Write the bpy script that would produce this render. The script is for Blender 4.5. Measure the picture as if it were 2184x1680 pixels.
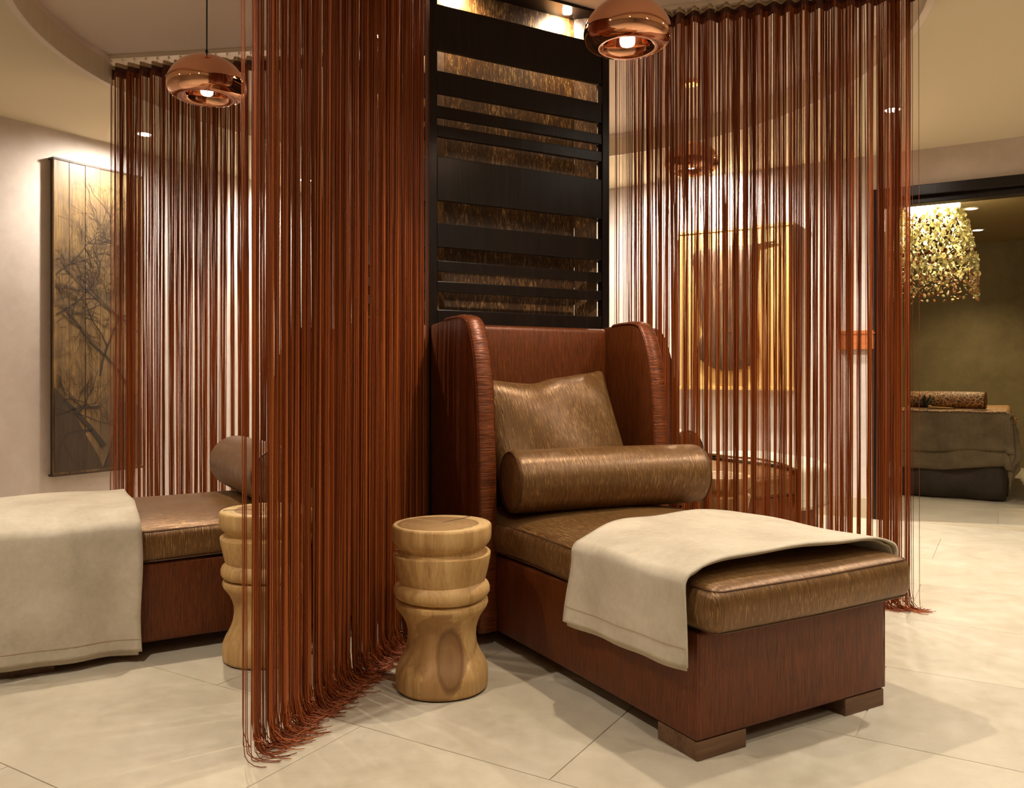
import bpy, math, random
import numpy as np
from mathutils import Vector, Matrix

# ------------------------------------------------------------------ scene reset, camera, world, exposure
for o in list(bpy.data.objects): bpy.data.objects.remove(o)
SC = bpy.context.scene
COL = SC.collection
cam = bpy.data.cameras.new('camera'); cam_o = bpy.data.objects.new('camera', cam); COL.objects.link(cam_o)
cam_o.location = (0, 0, 1.0); cam_o.rotation_euler = (math.pi/2, 0, 0)
cam.sensor_width = 36; cam.lens = 29.236; cam.shift_y = -0.01854; cam.clip_start = .05
SC.camera = cam_o
W = bpy.data.worlds.new('world'); SC.world = W; W.use_nodes = True
W.node_tree.nodes['Background'].inputs[0].default_value = (1, .85, .7, 1)
W.node_tree.nodes['Background'].inputs[1].default_value = 0.05
SC.view_settings.view_transform = 'Standard'; SC.view_settings.look = 'None'
SC.view_settings.gamma = 1; SC.view_settings.use_curve_mapping = False
SC.view_settings.exposure = 1.32

# ------------------------------------------------------------------ layout (metres; camera height = 1)
TH = math.radians(29.93)                       # direction of the pillar face towards the camera
T = np.array([math.cos(TH), math.sin(TH)]); N = np.array([math.sin(TH), -math.cos(TH)])
PC = np.array([-.173, 4.031])                  # pillar centre
S = .917                                       # pillar width
ZL, ZH, RING = 2.53, 2.68, 1.972                # low ceiling, recess ceiling, recess radius
RA = math.radians(-31)                         # room axes
E1 = np.array([math.cos(RA), math.sin(RA)]); E2 = np.array([-math.sin(RA), math.cos(RA)])
U0, U1, V0, V1 = -5.118, 4.2, -3.2, 6.264      # room in (u, v)
OU0, OU1, OZ = -.76, .85, 2.17                 # doorway
V2, ZT = 10.5, 2.45                            # treatment room back wall and ceiling
def UV(u, v): return E1*u + E2*v

LIGHT = (1.0, .925, .83)
# (u-offset based) ceiling downlights: x, y, z, aim (x,y,z), watts, angle deg, blend, size
def spot(name, loc, aim, watts, ang, blend=.6, size=.04, col=LIGHT, vis=True):
    l = bpy.data.lights.new(name, 'SPOT'); l.energy = watts; l.spot_size = math.radians(ang); l.spot_blend = blend
    l.shadow_soft_size = size; l.color = col
    o = bpy.data.objects.new(name, l); COL.objects.link(o); o.location = loc
    d = Vector(aim)-Vector(loc); o.rotation_euler = d.to_track_quat('-Z', 'Y').to_euler()
    return o
def ring_pt(az, r=2.49):
    a = math.radians(az); return (PC[0]+r*math.cos(a), PC[1]+r*math.sin(a))
DOWN = []   # x, y, z, watts, aim offset (dx,dy), spread
def D(x, y, z, w, dx=0, dy=0, ang=125): DOWN.append((x, y, z, w, dx, dy, ang))
D(-2.33, 5.275, ZL, 40, -.16, .03, 160)
x, y = UV(-4.74, 4.75); D(x, y, ZL, 50, -.1, 0, 160)         # washes the left picture
D(2.19, 4.79, ZL, 40)
x, y = UV(-1.95, 5.85); D(x, y, ZL, 115, .12, .3, 160)   # washes the right picture
x, y = UV(-3.6, 5.80); D(x, y, ZL, 40, .05, .1, 160)
D(2.07, 2.94, ZL, 48)
D(1.75, 1.35, ZL, 22)
D(.35, 1.25, ZL, 14)
D(-1.25, 1.55, ZL, 40)
D(-2.75, 2.4, ZL, 13)
D(3.1, 3.6, ZL, 44)
D(2.6, .6, ZL, 20); D(-2.6, .5, ZL, 9); D(.2, -1.2, ZL, 22)
for i, (x, y, z, w, dx, dy, ang) in enumerate(DOWN):
    spot('downlight_beam', (x, y, z-.02), (x+dx*3, y+dy*3, 0), w, ang, .8, .035)
TD = [(.5523, 7.24), (.56, 8.31)]
for r, d in TD: spot('treatment_beam', (r*d, d, ZT-.02), (r*d, d, 0), 34, 120, .8, .04, (1, .8, .45))

# ------------------------------------------------------------------ helpers
def setp(o, label=None, cat=None, group=None, kind=None):
    if label: o['label'] = label
    if cat: o['category'] = cat
    if group: o['group'] = group
    if kind: o['kind'] = kind
    return o
def empty(name, loc=(0, 0, 0), rz=0, **k):
    o = bpy.data.objects.new(name, None); COL.objects.link(o); o.location = loc; o.rotation_euler = (0, 0, rz)
    o.empty_display_size = .1
    return setp(o, **k)
class MB:
    def __init__(s): s.v = []; s.f = []; s.n = 0
    def add(s, v, f):
        v = np.asarray(v, float); s.v.append(v); s.f += [tuple(i+s.n for i in q) for q in f]; s.n += len(v); return s
    def box(s, lo, hi, M=None):
        x0, y0, z0 = lo; x1, y1, z1 = hi
        v = [(x0,y0,z0),(x1,y0,z0),(x1,y1,z0),(x0,y1,z0),(x0,y0,z1),(x1,y0,z1),(x1,y1,z1),(x0,y1,z1)]
        f = [(0,3,2,1),(4,5,6,7),(0,1,5,4),(1,2,6,5),(2,3,7,6),(3,0,4,7)]
        if M is not None: v = [tuple(M @ Vector(p)) for p in v]
        return s.add(v, f)
    def lathe(s, prof, seg=48, c=(0, 0, 0), close_bottom=False):
        prof = list(prof); v = []; f = []; m = len(prof)
        for i in range(seg):
            a = 2*math.pi*i/seg; ca, sa = math.cos(a), math.sin(a)
            for r, z in prof: v.append((c[0]+r*ca, c[1]+r*sa, c[2]+z))
        for i in range(seg):
            j = (i+1) % seg
            for k in range(m-1): f.append((i*m+k, j*m+k, j*m+k+1, i*m+k+1))
        return s.add(v, f)
    def tube(s, path, r, n=6, closed=False, caps=True):
        P = np.asarray(path, float); m = len(P); v = []; f = []
        for i in range(m):
            a = P[(i-1) % m] if (closed or i > 0) else P[i]; b = P[(i+1) % m] if (closed or i < m-1) else P[i]
            t = b-a; t /= (np.linalg.norm(t)+1e-9)
            up = np.array([0, 0, 1.]) if abs(t[2]) < .9 else np.array([1., 0, 0])
            if i == 0: x = np.cross(t, up)
            else: x = x - t*np.dot(x, t)
            x /= (np.linalg.norm(x)+1e-9); y = np.cross(t, x)
            rr = r[i] if hasattr(r, '__len__') else r
            for k in range(n):
                a_ = 2*math.pi*k/n; v.append(P[i]+x*math.cos(a_)*rr+y*math.sin(a_)*rr)
        for i in range(m if closed else m-1):
            j = (i+1) % m
            for k in range(n): f.append((i*n+k, i*n+(k+1) % n, j*n+(k+1) % n, j*n+k))
        if caps and not closed: f.append(tuple(range(n))[::-1]); f.append(tuple((m-1)*n+k for k in range(n)))
        return s.add(v, f)
    def grid(s, fn, nu, nv, wrap=False):
        v = [fn(i/nu, j/nv) for i in range(nu+1) for j in range(nv+1)]
        f = [(i*(nv+1)+j, (i+1)*(nv+1)+j, (i+1)*(nv+1)+j+1, i*(nv+1)+j+1) for i in range(nu) for j in range(nv)]
        return s.add(v, f)
    def prism(s, poly, a, b, ax=0):
        """poly in the two other axes, extruded from a to b along axis ax"""
        m = len(poly); v = []
        for t in (a, b):
            for p in poly:
                q = [p[0], p[1]]; q.insert(ax, t); v.append(q)
        f = [tuple(range(m))[::-1], tuple(range(m, 2*m))]+[(i, (i+1) % m, m+(i+1) % m, m+i) for i in range(m)]
        return s.add(v, f)
    def build(s, name, mat, parent=None, smooth=False, bevel=0, seg=2, loc=None, rot=None, solid=0, solid_off=0, auto=None, **k):
        me = bpy.data.meshes.new(name); V = np.concatenate(s.v)
        me.from_pydata(V.tolist(), [], s.f)
        bm_fix(me)
        if mat: me.materials.append(mat)
        if smooth: me.polygons.foreach_set('use_smooth', [True]*len(me.polygons))
        if auto: me.set_sharp_from_angle(angle=math.radians(auto))
        o = bpy.data.objects.new(name, me); COL.objects.link(o)
        if parent: o.parent = parent
        if loc is not None: o.location = loc
        if rot is not None: o.rotation_euler = rot
        if solid:
            m = o.modifiers.new('solidify', 'SOLIDIFY'); m.thickness = solid; m.offset = solid_off
        if bevel:
            m = o.modifiers.new('bevel', 'BEVEL'); m.width = bevel; m.segments = seg; m.limit_method = 'ANGLE'; m.angle_limit = math.radians(40)
            m.harden_normals = False
        return setp(o, **k)
def bm_fix(me):
    import bmesh
    if len(me.polygons) > 60000: return
    bm = bmesh.new(); bm.from_mesh(me); bmesh.ops.recalc_face_normals(bm, faces=bm.faces); bm.to_mesh(me); bm.free()
def steps(h, r, n, m):
    """coordinates from -h to h, dense in the rounded ends"""
    e = [h-r+r*math.sin(math.pi/2*i/m)*1.0 for i in range(1, m+1)]
    mid = list(np.linspace(-(h-r), h-r, n+1))
    return [-q for q in e[::-1]]+mid+e
def rbox(half, r, n=(8, 8, 4), m=4, fn=None, c=(0, 0, 0)):
    """closed box with rounded edges as one MB; fn deforms each point"""
    mb = MB(); hx, hy, hz = half; r = min(r, hx, hy, hz)*.999
    A = [steps(h, r, k, m) for h, k in zip(half, n)]
    idx = {}; V = []; F = []
    def vid(p):
        k = tuple(round(q, 6) for q in p)
        if k not in idx:
            idx[k] = len(V)
            q = np.array(p, float); H = np.array(half)-r; inner = np.clip(q, -H, H); d = q-inner
            # map cube-surface offset to sphere
            e = np.abs(d)/r; l = np.linalg.norm(d)
            if l > 1e-9 and np.count_nonzero(e > 1e-6) > 1: q = inner+d/l*r
            if fn is not None: q = np.array(fn(q, half))
            V.append(q+np.array(c))
        return idx[k]
    for ax in range(3):
        b, cc = [i for i in range(3) if i != ax]
        for sgn in (-1, 1):
            for i in range(len(A[b])-1):
                for j in range(len(A[cc])-1):
                    q = []
                    for (s_, t_) in ((i, j), (i+1, j), (i+1, j+1), (i, j+1)):
                        p = [0, 0, 0]; p[ax] = sgn*half[ax]; p[b] = A[b][s_]; p[cc] = A[cc][t_]; q.append(vid(p))
                    if len(set(q)) > 2: F.append(tuple(dict.fromkeys(q)))
    mb.add(V, F); return mb
def copy_tree(o, parent=None):
    c = o.copy(); COL.objects.link(c); c.parent = parent
    for ch in list(o.children): copy_tree(ch, c)
    return c

# ------------------------------------------------------------------ materials
def lin(c): return tuple(((x/255)/12.92 if x/255 <= .04045 else ((x/255+.055)/1.055)**2.4) for x in c)+(1,)
class NT:
    def __init__(s, name):
        s.m = bpy.data.materials.new(name); s.m.use_nodes = True; s.t = s.m.node_tree
        s.b = s.t.nodes['Principled BSDF']; s.out = s.t.nodes['Material Output']
    def n(s, typ, **k):
        nd = s.t.nodes.new(typ)
        for a, v in k.items():
            if a.startswith('i_'): nd.inputs[a[2:]].default_value = v
            else: setattr(nd, a, v)
        return nd
    def l(s, a, b): s.t.links.new(a, b)
    def coord(s, kind='Object', scale=(1, 1, 1), rot=(0, 0, 0), loc=(0, 0, 0)):
        if kind == 'World': g = s.n('ShaderNodeNewGeometry').outputs['Position']
        else: g = s.n('ShaderNodeTexCoord').outputs[kind]
        mp = s.n('ShaderNodeMapping'); mp.inputs['Scale'].default_value = scale; mp.inputs['Rotation'].default_value = rot; mp.inputs['Location'].default_value = loc
        s.l(g, mp.inputs[0]); return mp.outputs[0]
    def noise(s, vec, scale, detail=4, rough=.6, dist=0):
        n = s.n('ShaderNodeTexNoise'); n.inputs['Scale'].default_value = scale; n.inputs['Detail'].default_value = detail
        n.inputs['Roughness'].default_value = rough; n.inputs['Distortion'].default_value = dist
        s.l(vec, n.inputs['Vector']); return n.outputs['Fac']
    def ramp(s, fac, stops, interp='LINEAR'):
        r = s.n('ShaderNodeValToRGB'); r.color_ramp.interpolation = interp; e = r.color_ramp.elements
        while len(e) < len(stops): e.new(.5)
        for q, (p, c) in zip(e, stops): q.position = p; q.color = c if len(c) == 4 else (*c, 1)
        s.l(fac, r.inputs[0]); return r.outputs[0]
    def mix(s, f, a, b, mode='MIX'):
        m = s.n('ShaderNodeMix', data_type='RGBA', blend_type=mode)
        for sock, v in ((m.inputs[0], f), (m.inputs[6], a), (m.inputs[7], b)):
            if hasattr(v, 'links'): s.l(v, sock)
            else: sock.default_value = v
        return m.outputs[2]
    def math(s, op, a, b=0, c=None):
        m = s.n('ShaderNodeMath', operation=op)
        for sock, v in zip(m.inputs, (a, b) if c is None else (a, b, c)):
            if hasattr(v, 'links'): s.l(v, sock)
            else: sock.default_value = v
        return m.outputs[0]
    def bump(s, h, strength=.3, dist=.005, prev=None):
        b = s.n('ShaderNodeBump'); b.inputs['Strength'].default_value = strength; b.inputs['Distance'].default_value = dist
        s.l(h, b.inputs['Height'])
        if prev is not None: s.l(prev, b.inputs['Normal'])
        s.l(b.outputs[0], s.b.inputs['Normal']); return b.outputs[0]
    def base(s, c):
        if hasattr(c, 'links'): s.l(c, s.b.inputs['Base Color'])
        else: s.b.inputs['Base Color'].default_value = c
    def set(s, **k):
        for a, v in k.items(): s.b.inputs[a.replace('_', ' ')].default_value = v
        return s
G = lambda v: (v, v, v, 1)
def plain(name, col, rough=.6, metal=0, spec=.5, **k):
    m = NT(name); m.base(lin(col)); m.set(Roughness=rough, Metallic=metal); m.b.inputs['Specular IOR Level'].default_value = spec
    return m.m
def emit(name, col, st):
    m = NT(name); m.base(G(0)); m.b.inputs['Emission Color'].default_value = (*col, 1); m.b.inputs['Emission Strength'].default_value = st
    return m.m
def plaster(name, c1, c2, rough=.75, bump=.15):
    m = NT(name); v = m.coord('World')
    a = m.noise(v, 1.3, 5, .6, .4); b = m.noise(v, 9, 5, .7)
    f = m.math('ADD', m.math('MULTIPLY', a, .7), m.math('MULTIPLY', b, .3))
    m.base(m.ramp(f, [(.35, lin(c1)), (.65, lin(c2))])); m.set(Roughness=rough)
    m.b.inputs['Specular IOR Level'].default_value = .3
    m.bump(f, bump, .02); return m.m
def wood(name, stops, scale=(1, 1, 1), grain=14, rough=.5, rough2=None, bump=.15, bdist=.002, axis='Z', spec=.4, kind='Object', rings=0):
    m = NT(name); s = [grain, grain, grain]; s['XYZ'.index(axis)] = grain*.055
    v = m.coord(kind, tuple(a*b for a, b in zip(s, scale)))
    a = m.noise(v, 1, 6, .65, .6); s2 = [q*6 for q in s]
    v2 = m.coord(kind, tuple(s2)); b = m.noise(v2, 1, 3, .6)
    f = m.math('ADD', m.math('MULTIPLY', a, .65), m.math('MULTIPLY', b, .35))
    m.base(m.ramp(f, [(p, lin(c)) for p, c in stops])); m.set(Roughness=rough); m.b.inputs['Specular IOR Level'].default_value = spec
    m.bump(f, bump, bdist); return m.m
def fabric(name, base, dark, fleck, rough=.42, fl=.62, sheen=.08, metal=.25, bump=.5, gather=False, size=1):
    """crinkled satin: fine streaks running along the cloth, broken by pale flecks"""
    m = NT(name)
    hx = (360*size, 15*size, 15*size) if not gather else (16, 16, 170)
    hy = (15*size, 360*size, 15*size) if not gather else (16, 16, 170)
    def layer(sc):
        v = m.coord('Object', sc); w = m.noise(m.coord('Object', (5, 5, 5)), 1, 2)
        a = m.noise(v, 1, 3, .55, .35); b = m.noise(m.coord('Object', tuple(q*1.9 for q in sc), loc=(3, 7, 1)), 1, 2, .5, .3)
        return a, b
    a1, b1 = layer(hx); a2, b2 = layer(hy)
    nrm = m.n('ShaderNodeTexCoord').outputs['Normal']; sep = m.n('ShaderNodeSeparateXYZ'); m.l(nrm, sep.inputs[0])
    ax = m.math('GREATER_THAN', m.math('ABSOLUTE', sep.outputs[0]), .72)
    def mx(p, q):
        k = m.n('ShaderNodeMix', data_type='FLOAT'); m.l(ax, k.inputs[0]); m.l(p, k.inputs[2]); m.l(q, k.inputs[3]); return k.outputs[0]
    A = mx(a1, a2); B = mx(b1, b2)
    big = m.noise(m.coord('Object', (6, 6, 6)), 1, 3, .6)
    col = m.ramp(A, [(.3, lin(dark)), (.62, lin(base))])
    th = m.math('ADD', B, m.math('MULTIPLY', m.math('SUBTRACT', big, .5), .18))
    fm = m.ramp(th, [(fl, G(0)), (fl+.07, G(1))])
    col = m.mix(m.math('MULTIPLY', fm, .75), col, lin(fleck))
    m.base(col); m.set(Roughness=rough, Metallic=metal); m.b.inputs['Sheen Weight'].default_value = sheen
    m.b.inputs['Sheen Tint'].default_value = lin(fleck); m.b.inputs['Specular IOR Level'].default_value = .5
    m.bump(A, bump, .003); return m.m
def suede(name, c1, c2, rough=.9):
    m = NT(name); a = m.noise(m.coord('Object'), 5, 4, .6, .3); b = m.noise(m.coord('Object'), 60, 3)
    f = m.math('ADD', m.math('MULTIPLY', a, .75), m.math('MULTIPLY', b, .25))
    m.base(m.ramp(f, [(.35, lin(c1)), (.65, lin(c2))])); m.set(Roughness=rough); m.b.inputs['Sheen Weight'].default_value = .35
    m.b.inputs['Sheen Tint'].default_value = lin(c2); m.b.inputs['Specular IOR Level'].default_value = .2
    m.bump(b, .12, .002); return m.m

M = {}
M['wall'] = plaster('warm_plaster', (190, 176, 164), (214, 202, 192))
M['ceil'] = plain('ceiling_paint', (212, 199, 172), .8, spec=.2)
M['ceil_in'] = plain('recess_paint', (222, 206, 194), .8, spec=.2)
M['olive'] = plaster('olive_plaster', (112, 98, 68), (140, 124, 90))
M['olive_c'] = plain('olive_ceiling', (140, 120, 80), .8)
M['grout'] = plain('grout', (186, 172, 146), .9)
M['skirt'] = plaster('stone_skirting', (176, 160, 132), (196, 182, 156), .5)
def tile_mat():
    m = NT('limestone_tile'); oi = m.n('ShaderNodeObjectInfo').outputs['Random']
    v = m.coord('World'); a = m.noise(v, 2.2, 6, .62, .6); b = m.noise(v, 14, 5, .7, .2)
    f = m.math('ADD', m.math('MULTIPLY', a, .6), m.math('MULTIPLY', b, .4))
    c = m.ramp(f, [(.3, lin((174, 161, 137))), (.5, lin((192, 180, 156))), (.7, lin((206, 195, 173)))])
    tone = m.ramp(oi, [(0, G(.93)), (1, G(1.0))]); c = m.mix(1, c, tone, 'MULTIPLY')
    sp = m.ramp(m.noise(v, 70, 2), [(.70, G(1)), (.76, G(.82))]); c = m.mix(.5, c, sp, 'MULTIPLY')
    m.base(c); m.l(m.ramp(b, [(.3, G(.38)), (.7, G(.55))]), m.b.inputs['Roughness']); m.bump(b, .05, .003); return m.m
M['tile'] = tile_mat()
M['wenge'] = wood('dark_stained_oak', [(.35, (14, 9, 7)), (.55, (26, 17, 13)), (.7, (38, 26, 20))], grain=30, rough=.3, bump=.45, spec=.28)
def veneer():
    m = NT('limed_veneer'); v = m.coord('World', (150, 150, 26)); a = m.noise(v, 1, 4, .65, 1.0)
    big = m.noise(m.coord('World', (9, 9, 2)), 1, 3)
    f = m.math('ADD', a, m.math('MULTIPLY', m.math('SUBTRACT', big, .5), .35))
    m.base(m.ramp(f, [(.38, lin((56, 35, 19))), (.56, lin((80, 52, 28))), (.62, lin((140, 104, 62))), (.72, lin((172, 136, 88)))]))
    m.set(Roughness=.4); m.bump(a, .4, .002); return m.m
M['veneer'] = veneer()
M['rust'] = fabric('copper_brown_fabric', (112, 54, 15), (68, 31, 7), (158, 94, 46), rough=.40, fl=.67, metal=.3, sheen=.0)
M['rust_gather'] = fabric('gathered_copper_brown', (126, 62, 21), (78, 36, 10), (168, 98, 48), rough=.38, fl=.68, gather=True, bump=.9, metal=.25)
M['gold'] = fabric('bronze_fabric', (124, 88, 48), (88, 60, 30), (208, 164, 106), rough=.34, fl=.61, metal=.35, bump=.55)
M['mauve'] = fabric('bronze_mauve_fabric', (130, 96, 66), (92, 64, 42), (204, 176, 146), rough=.34, fl=.60, metal=.35, bump=.55)
M['piping'] = plain('piping', (84, 54, 28), .5, .2)
M['piping_rust'] = plain('piping_rust', (104, 48, 28), .5, .2)
M['blanket'] = suede('cream_suede', (178, 165, 143), (206, 194, 172))
M['foot'] = wood('walnut_foot', [(.35, (78, 52, 32)), (.55, (112, 80, 54)), (.7, (134, 100, 70))], grain=16, rough=.5, axis='X')
M['rail'] = plain('white_track', (214, 200, 180), .4)
M['clear'] = plain('glider_plastic', (220, 206, 182), .25)
M['tape'] = plain('heading_tape', (176, 150, 118), .6)
M['band'] = plain('curtain_band', (78, 34, 20), .6)
def copper():
    m = NT('polished_copper'); m.base((.86, .46, .29, 1)); m.set(Roughness=.035, Metallic=1); return m.m
M['copper'] = copper()
M['cord'] = plain('black_cord', (12, 11, 11), .5)
M['bulb'] = emit('bulb_glow', (1, .86, .66), 60)
M['lens'] = emit('downlight_glow', (1, .9, .75), 120)
M['lens_t'] = emit('treatment_downlight_glow', (1, .82, .62), 6)
M['ringw'] = plain('downlight_trim', (225, 215, 200), .4)
M['steel'] = plain('screw_steel', (190, 170, 140), .3, .9)

# ------------------------------------------------------------------ room shell
def qbox(mb, u0, u1, v0, v1, z0, z1):
    v = [(*UV(u, v_), z) for z in (z0, z1) for (u, v_) in ((u0, v0), (u1, v0), (u1, v1), (u0, v1))]
    f = [(0,3,2,1),(4,5,6,7),(0,1,5,4),(1,2,6,5),(2,3,7,6),(3,0,4,7)]
    return mb.add(v, f)
st = dict(kind='structure')
floor = qbox(MB(), U0-.1, U1+.1, V0-.1, V2+.1, -.12, -.0035).build('floor', M['grout'], **st)
TU, TV, GAP = 1.22, .65, .0028
def tile_mesh(w, h):
    mb = rbox((w/2, h/2, .006), .0015, (1, 1, 1), 1)
    me = bpy.data.meshes.new('tile'); me.from_pydata(np.concatenate(mb.v).tolist(), [], mb.f); bm_fix(me); me.materials.append(M['tile']); return me
full = tile_mesh(TU-GAP, TV-GAP)
def lay(v_start, vmin, vmax, umin, umax, u_off):
    k = math.floor((vmin-v_start)/TV)
    while v_start+k*TV < vmax:
        a = max(v_start+k*TV, vmin); b = min(v_start+(k+1)*TV, vmax); j = math.floor((umin-u_off)/TU)-1
        sh = (TU/2 if k % 2 else 0)
        while u_off+j*TU+sh < umax:
            c = max(u_off+j*TU+sh, umin); d = min(u_off+(j+1)*TU+sh, umax); j += 1
            if d-c < .02 or b-a < .02: continue
            cx, cy = UV((c+d)/2, (a+b)/2)
            fu = abs(d-c-TU) < 1e-6 and abs(b-a-TV) < 1e-6
            if cy < .4: continue
            if not (-1.1 < cx/cy < 1.1): continue
            o = bpy.data.objects.new('tile', full if fu else tile_mesh(d-c-GAP, b-a-GAP)); COL.objects.link(o)
            o.location = (cx, cy, -.006); o.rotation_euler = (0, 0, RA); o.parent = floor
        k += 1
lay(1.81, V0, V1-.002, U0+.002, U1-.002, -.98)
lay(V1+.15, V1+.15, V2, -2.4, 1.7, -1.3)
qbox(MB(), OU0, OU1, V1+.002, V1+.146, -.012, .0005).build('trim_1', M['skirt'], **st)      # threshold stone

TK = .15
qbox(MB(), U0-TK, U0, V0, V1+TK, 0, ZL).build('wall_left', M['wall'], **st)
mb = MB(); qbox(mb, U0, OU0, V1, V1+TK, 0, ZL); qbox(mb, OU1, U1, V1, V1+TK, 0, ZL); qbox(mb, OU0, OU1, V1, V1+TK, OZ+.06, ZL)
mb.build('wall_back', M['wall'], **st)
qbox(MB(), U1, U1+TK, V0, V1+TK, 0, ZL).build('wall_right', M['wall'], **st)
qbox(MB(), U0, U1, V0-TK, V0, 0, ZL).build('wall_front', M['wall'], **st)
# low ceiling with the round hole
mb = MB(); seg = 128; vv = []; ff = []
def edge_pt(a):
    dx, dy = math.cos(a), math.sin(a); pu = np.dot(PC, E1); pv = np.dot(PC, E2); du = dx*E1[0]+dy*E1[1]; dv = dx*E2[0]+dy*E2[1]
    ts = []
    if du > 1e-9: ts.append((U1-pu)/du)
    if du < -1e-9: ts.append((U0-pu)/du)
    if dv > 1e-9: ts.append((V1-pv)/dv)
    if dv < -1e-9: ts.append((V0-pv)/dv)
    t = min(ts); return (PC[0]+dx*t, PC[1]+dy*t)
angs = [2*math.pi*i/seg for i in range(seg)]
for (u, v) in ((U0, V0), (U1, V0), (U1, V1), (U0, V1)):
    p = UV(u, v)-PC; angs.append(math.atan2(p[1], p[0]) % (2*math.pi))
angs = sorted(angs); m_ = len(angs)
for a in angs:
    vv.append((PC[0]+RING*math.cos(a), PC[1]+RING*math.sin(a), ZL)); e = edge_pt(a); vv.append((e[0], e[1], ZL))
for i in range(m_):
    j = (i+1) % m_; ff.append((2*i, 2*i+1, 2*j+1, 2*j))
mb.add(vv, ff); mb.build('ceiling', M['ceil'], solid=.12, solid_off=1, **st)
c_o = bpy.data.objects['ceiling']
mb = MB(); mb.lathe([(RING, ZL-.001), (RING+.03, ZL-.001), (RING+.03, ZH+.02), (RING, ZH+.02), (RING, ZL-.001)], 360, (PC[0], PC[1], 0)); mb.build('trim_2', M['ceil_in'], smooth=True, auto=30, **st)
mb = MB(); mb.lathe([(0, ZH), (RING+.1, ZH), (RING+.1, ZH+.05), (0, ZH+.05)], 96, (PC[0], PC[1], 0)); mb.build('ceiling', M['ceil_in'], **st)
# skirting
qbox(MB(), U0, U0+.014, V0, V1, 0, .10).build('baseboard_left', M['skirt'], **st)
mb = MB(); qbox(mb, U0+.015, OU0-.075, V1-.014, V1, 0, .14); mb.build('baseboard_back', M['skirt'], **st)
# door frame
mb = MB()
qbox(mb, OU0-.07, OU0, V1-.03, V1+TK+.03, 0, OZ+.115); qbox(mb, OU1, OU1+.07, V1-.03, V1+TK+.03, 0, OZ+.115)
qbox(mb, OU0, OU1, V1-.03, V1+TK+.03, OZ+.045, OZ+.115); qbox(mb, OU0, OU1, V1+.03, V1+TK-.01, OZ, OZ+.045)
mb.build('trim_3', M['wenge'], bevel=.004, **st)
# treatment room
qbox(MB(), -2.4, 1.7, V2, V2+.1, 0, ZT).build('wall_far', M['olive'], **st)
qbox(MB(), -2.5, -2.4, V1+TK, V2, 0, ZT).build('wall_far_left', M['olive'], **st)
qbox(MB(), 1.7, 1.8, V1+TK, V2, 0, ZT).build('wall_far_right', M['olive'], **st)
qbox(MB(), -2.5, 1.8, V1+TK, V2+.1, ZT, ZT+.1).build('ceiling', M['olive_c'], **st)

# ------------------------------------------------------------------ pillar
H2 = S/2
pil = empty('slatted_pillar', (PC[0], PC[1], 0), TH, label='square dark wood pillar with horizontal slats over a lit veneer core', cat='pillar')
cz = 2.665
MB().box((-.34, -.34, 0), (.34, .34, cz)).build('core', M['veneer'], pil, label='limed oak veneer core behind the slats')
MB().box((-H2, -H2, cz), (H2, H2, ZH-.001)).build('soffit', M['wenge'], pil)
for sx in (-1, 1):
    for sy in (-1, 1):
        MB().box((sx*H2-(.04 if sx > 0 else 0), sy*H2-(.04 if sy > 0 else 0), 0), (sx*H2+(0 if sx > 0 else .04), sy*H2+(0 if sy > 0 else .04), cz)).build('corner_post', M['wenge'], pil, bevel=.003)
        m4 = Matrix.Rotation(math.atan2(sy, sx), 4, 'Z')
        MB().box((.342*1.414, -.008, 0), ((H2-.042)*1.414, .008, cz), m4).build('corner_fin', M['veneer'], pil)
SL = [(2.343, 2.53), (2.164, 2.256), (2.066, 2.112), (1.985, 2.032), (1.722, 1.903), (1.53, 1.628), (1.43, 1.473), (1.345, 1.388), (1.15, 1.27), (1.02, 1.10), (.80, .95), (.55, .7), (.05, .4)]
for side in range(4):
    m4 = Matrix.Rotation(math.radians(90)*side, 4, 'Z')
    for j, (a, b) in enumerate(SL):
        if side == 2 and j > 8: continue
        MB().box((-H2+.041, -H2+.004, a), (H2-.041, -H2+.026, b), m4).build('slat', M['wenge'], pil, bevel=.0025)
for side in (0, 1, 3):
    m4 = Matrix.Rotation(math.radians(90)*side, 4, 'Z')
    for lx in (-.277, .0, .262):
        if lx == 0 : continue
        p = m4 @ Vector((lx, -.40, cz))
        MB().lathe([(0, -.006), (.02, -.006), (.02, 0)], 20, tuple(p)).build('spot_lens', M['lens'], pil)
        ca, sa = math.cos(TH), math.sin(TH)
        w = (PC[0]+p.x*ca-p.y*sa, PC[1]+p.x*sa+p.y*ca)
        q = m4 @ Vector((lx, -.39, 0)); wq = (PC[0]+q.x*ca-q.y*sa, PC[1]+q.x*sa+q.y*ca)
        spot('pillar_beam', (w[0], w[1], cz-.015), (w[0]+(wq[0]-w[0])*20, w[1]+(wq[1]-w[1])*20, cz-.25), 13, 150, 1.0, .02, (1, .76, .42))
for lx, z in ((-.245, 2.245), (-.13, 2.262), (.245, 2.262)):
    MB().lathe([(0, .004), (.005, .003), (.007, 0)], 12).build('screw_cap', M['steel'], pil, loc=(lx, -.34, z), rot=(math.pi/2, 0, 0))

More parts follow.
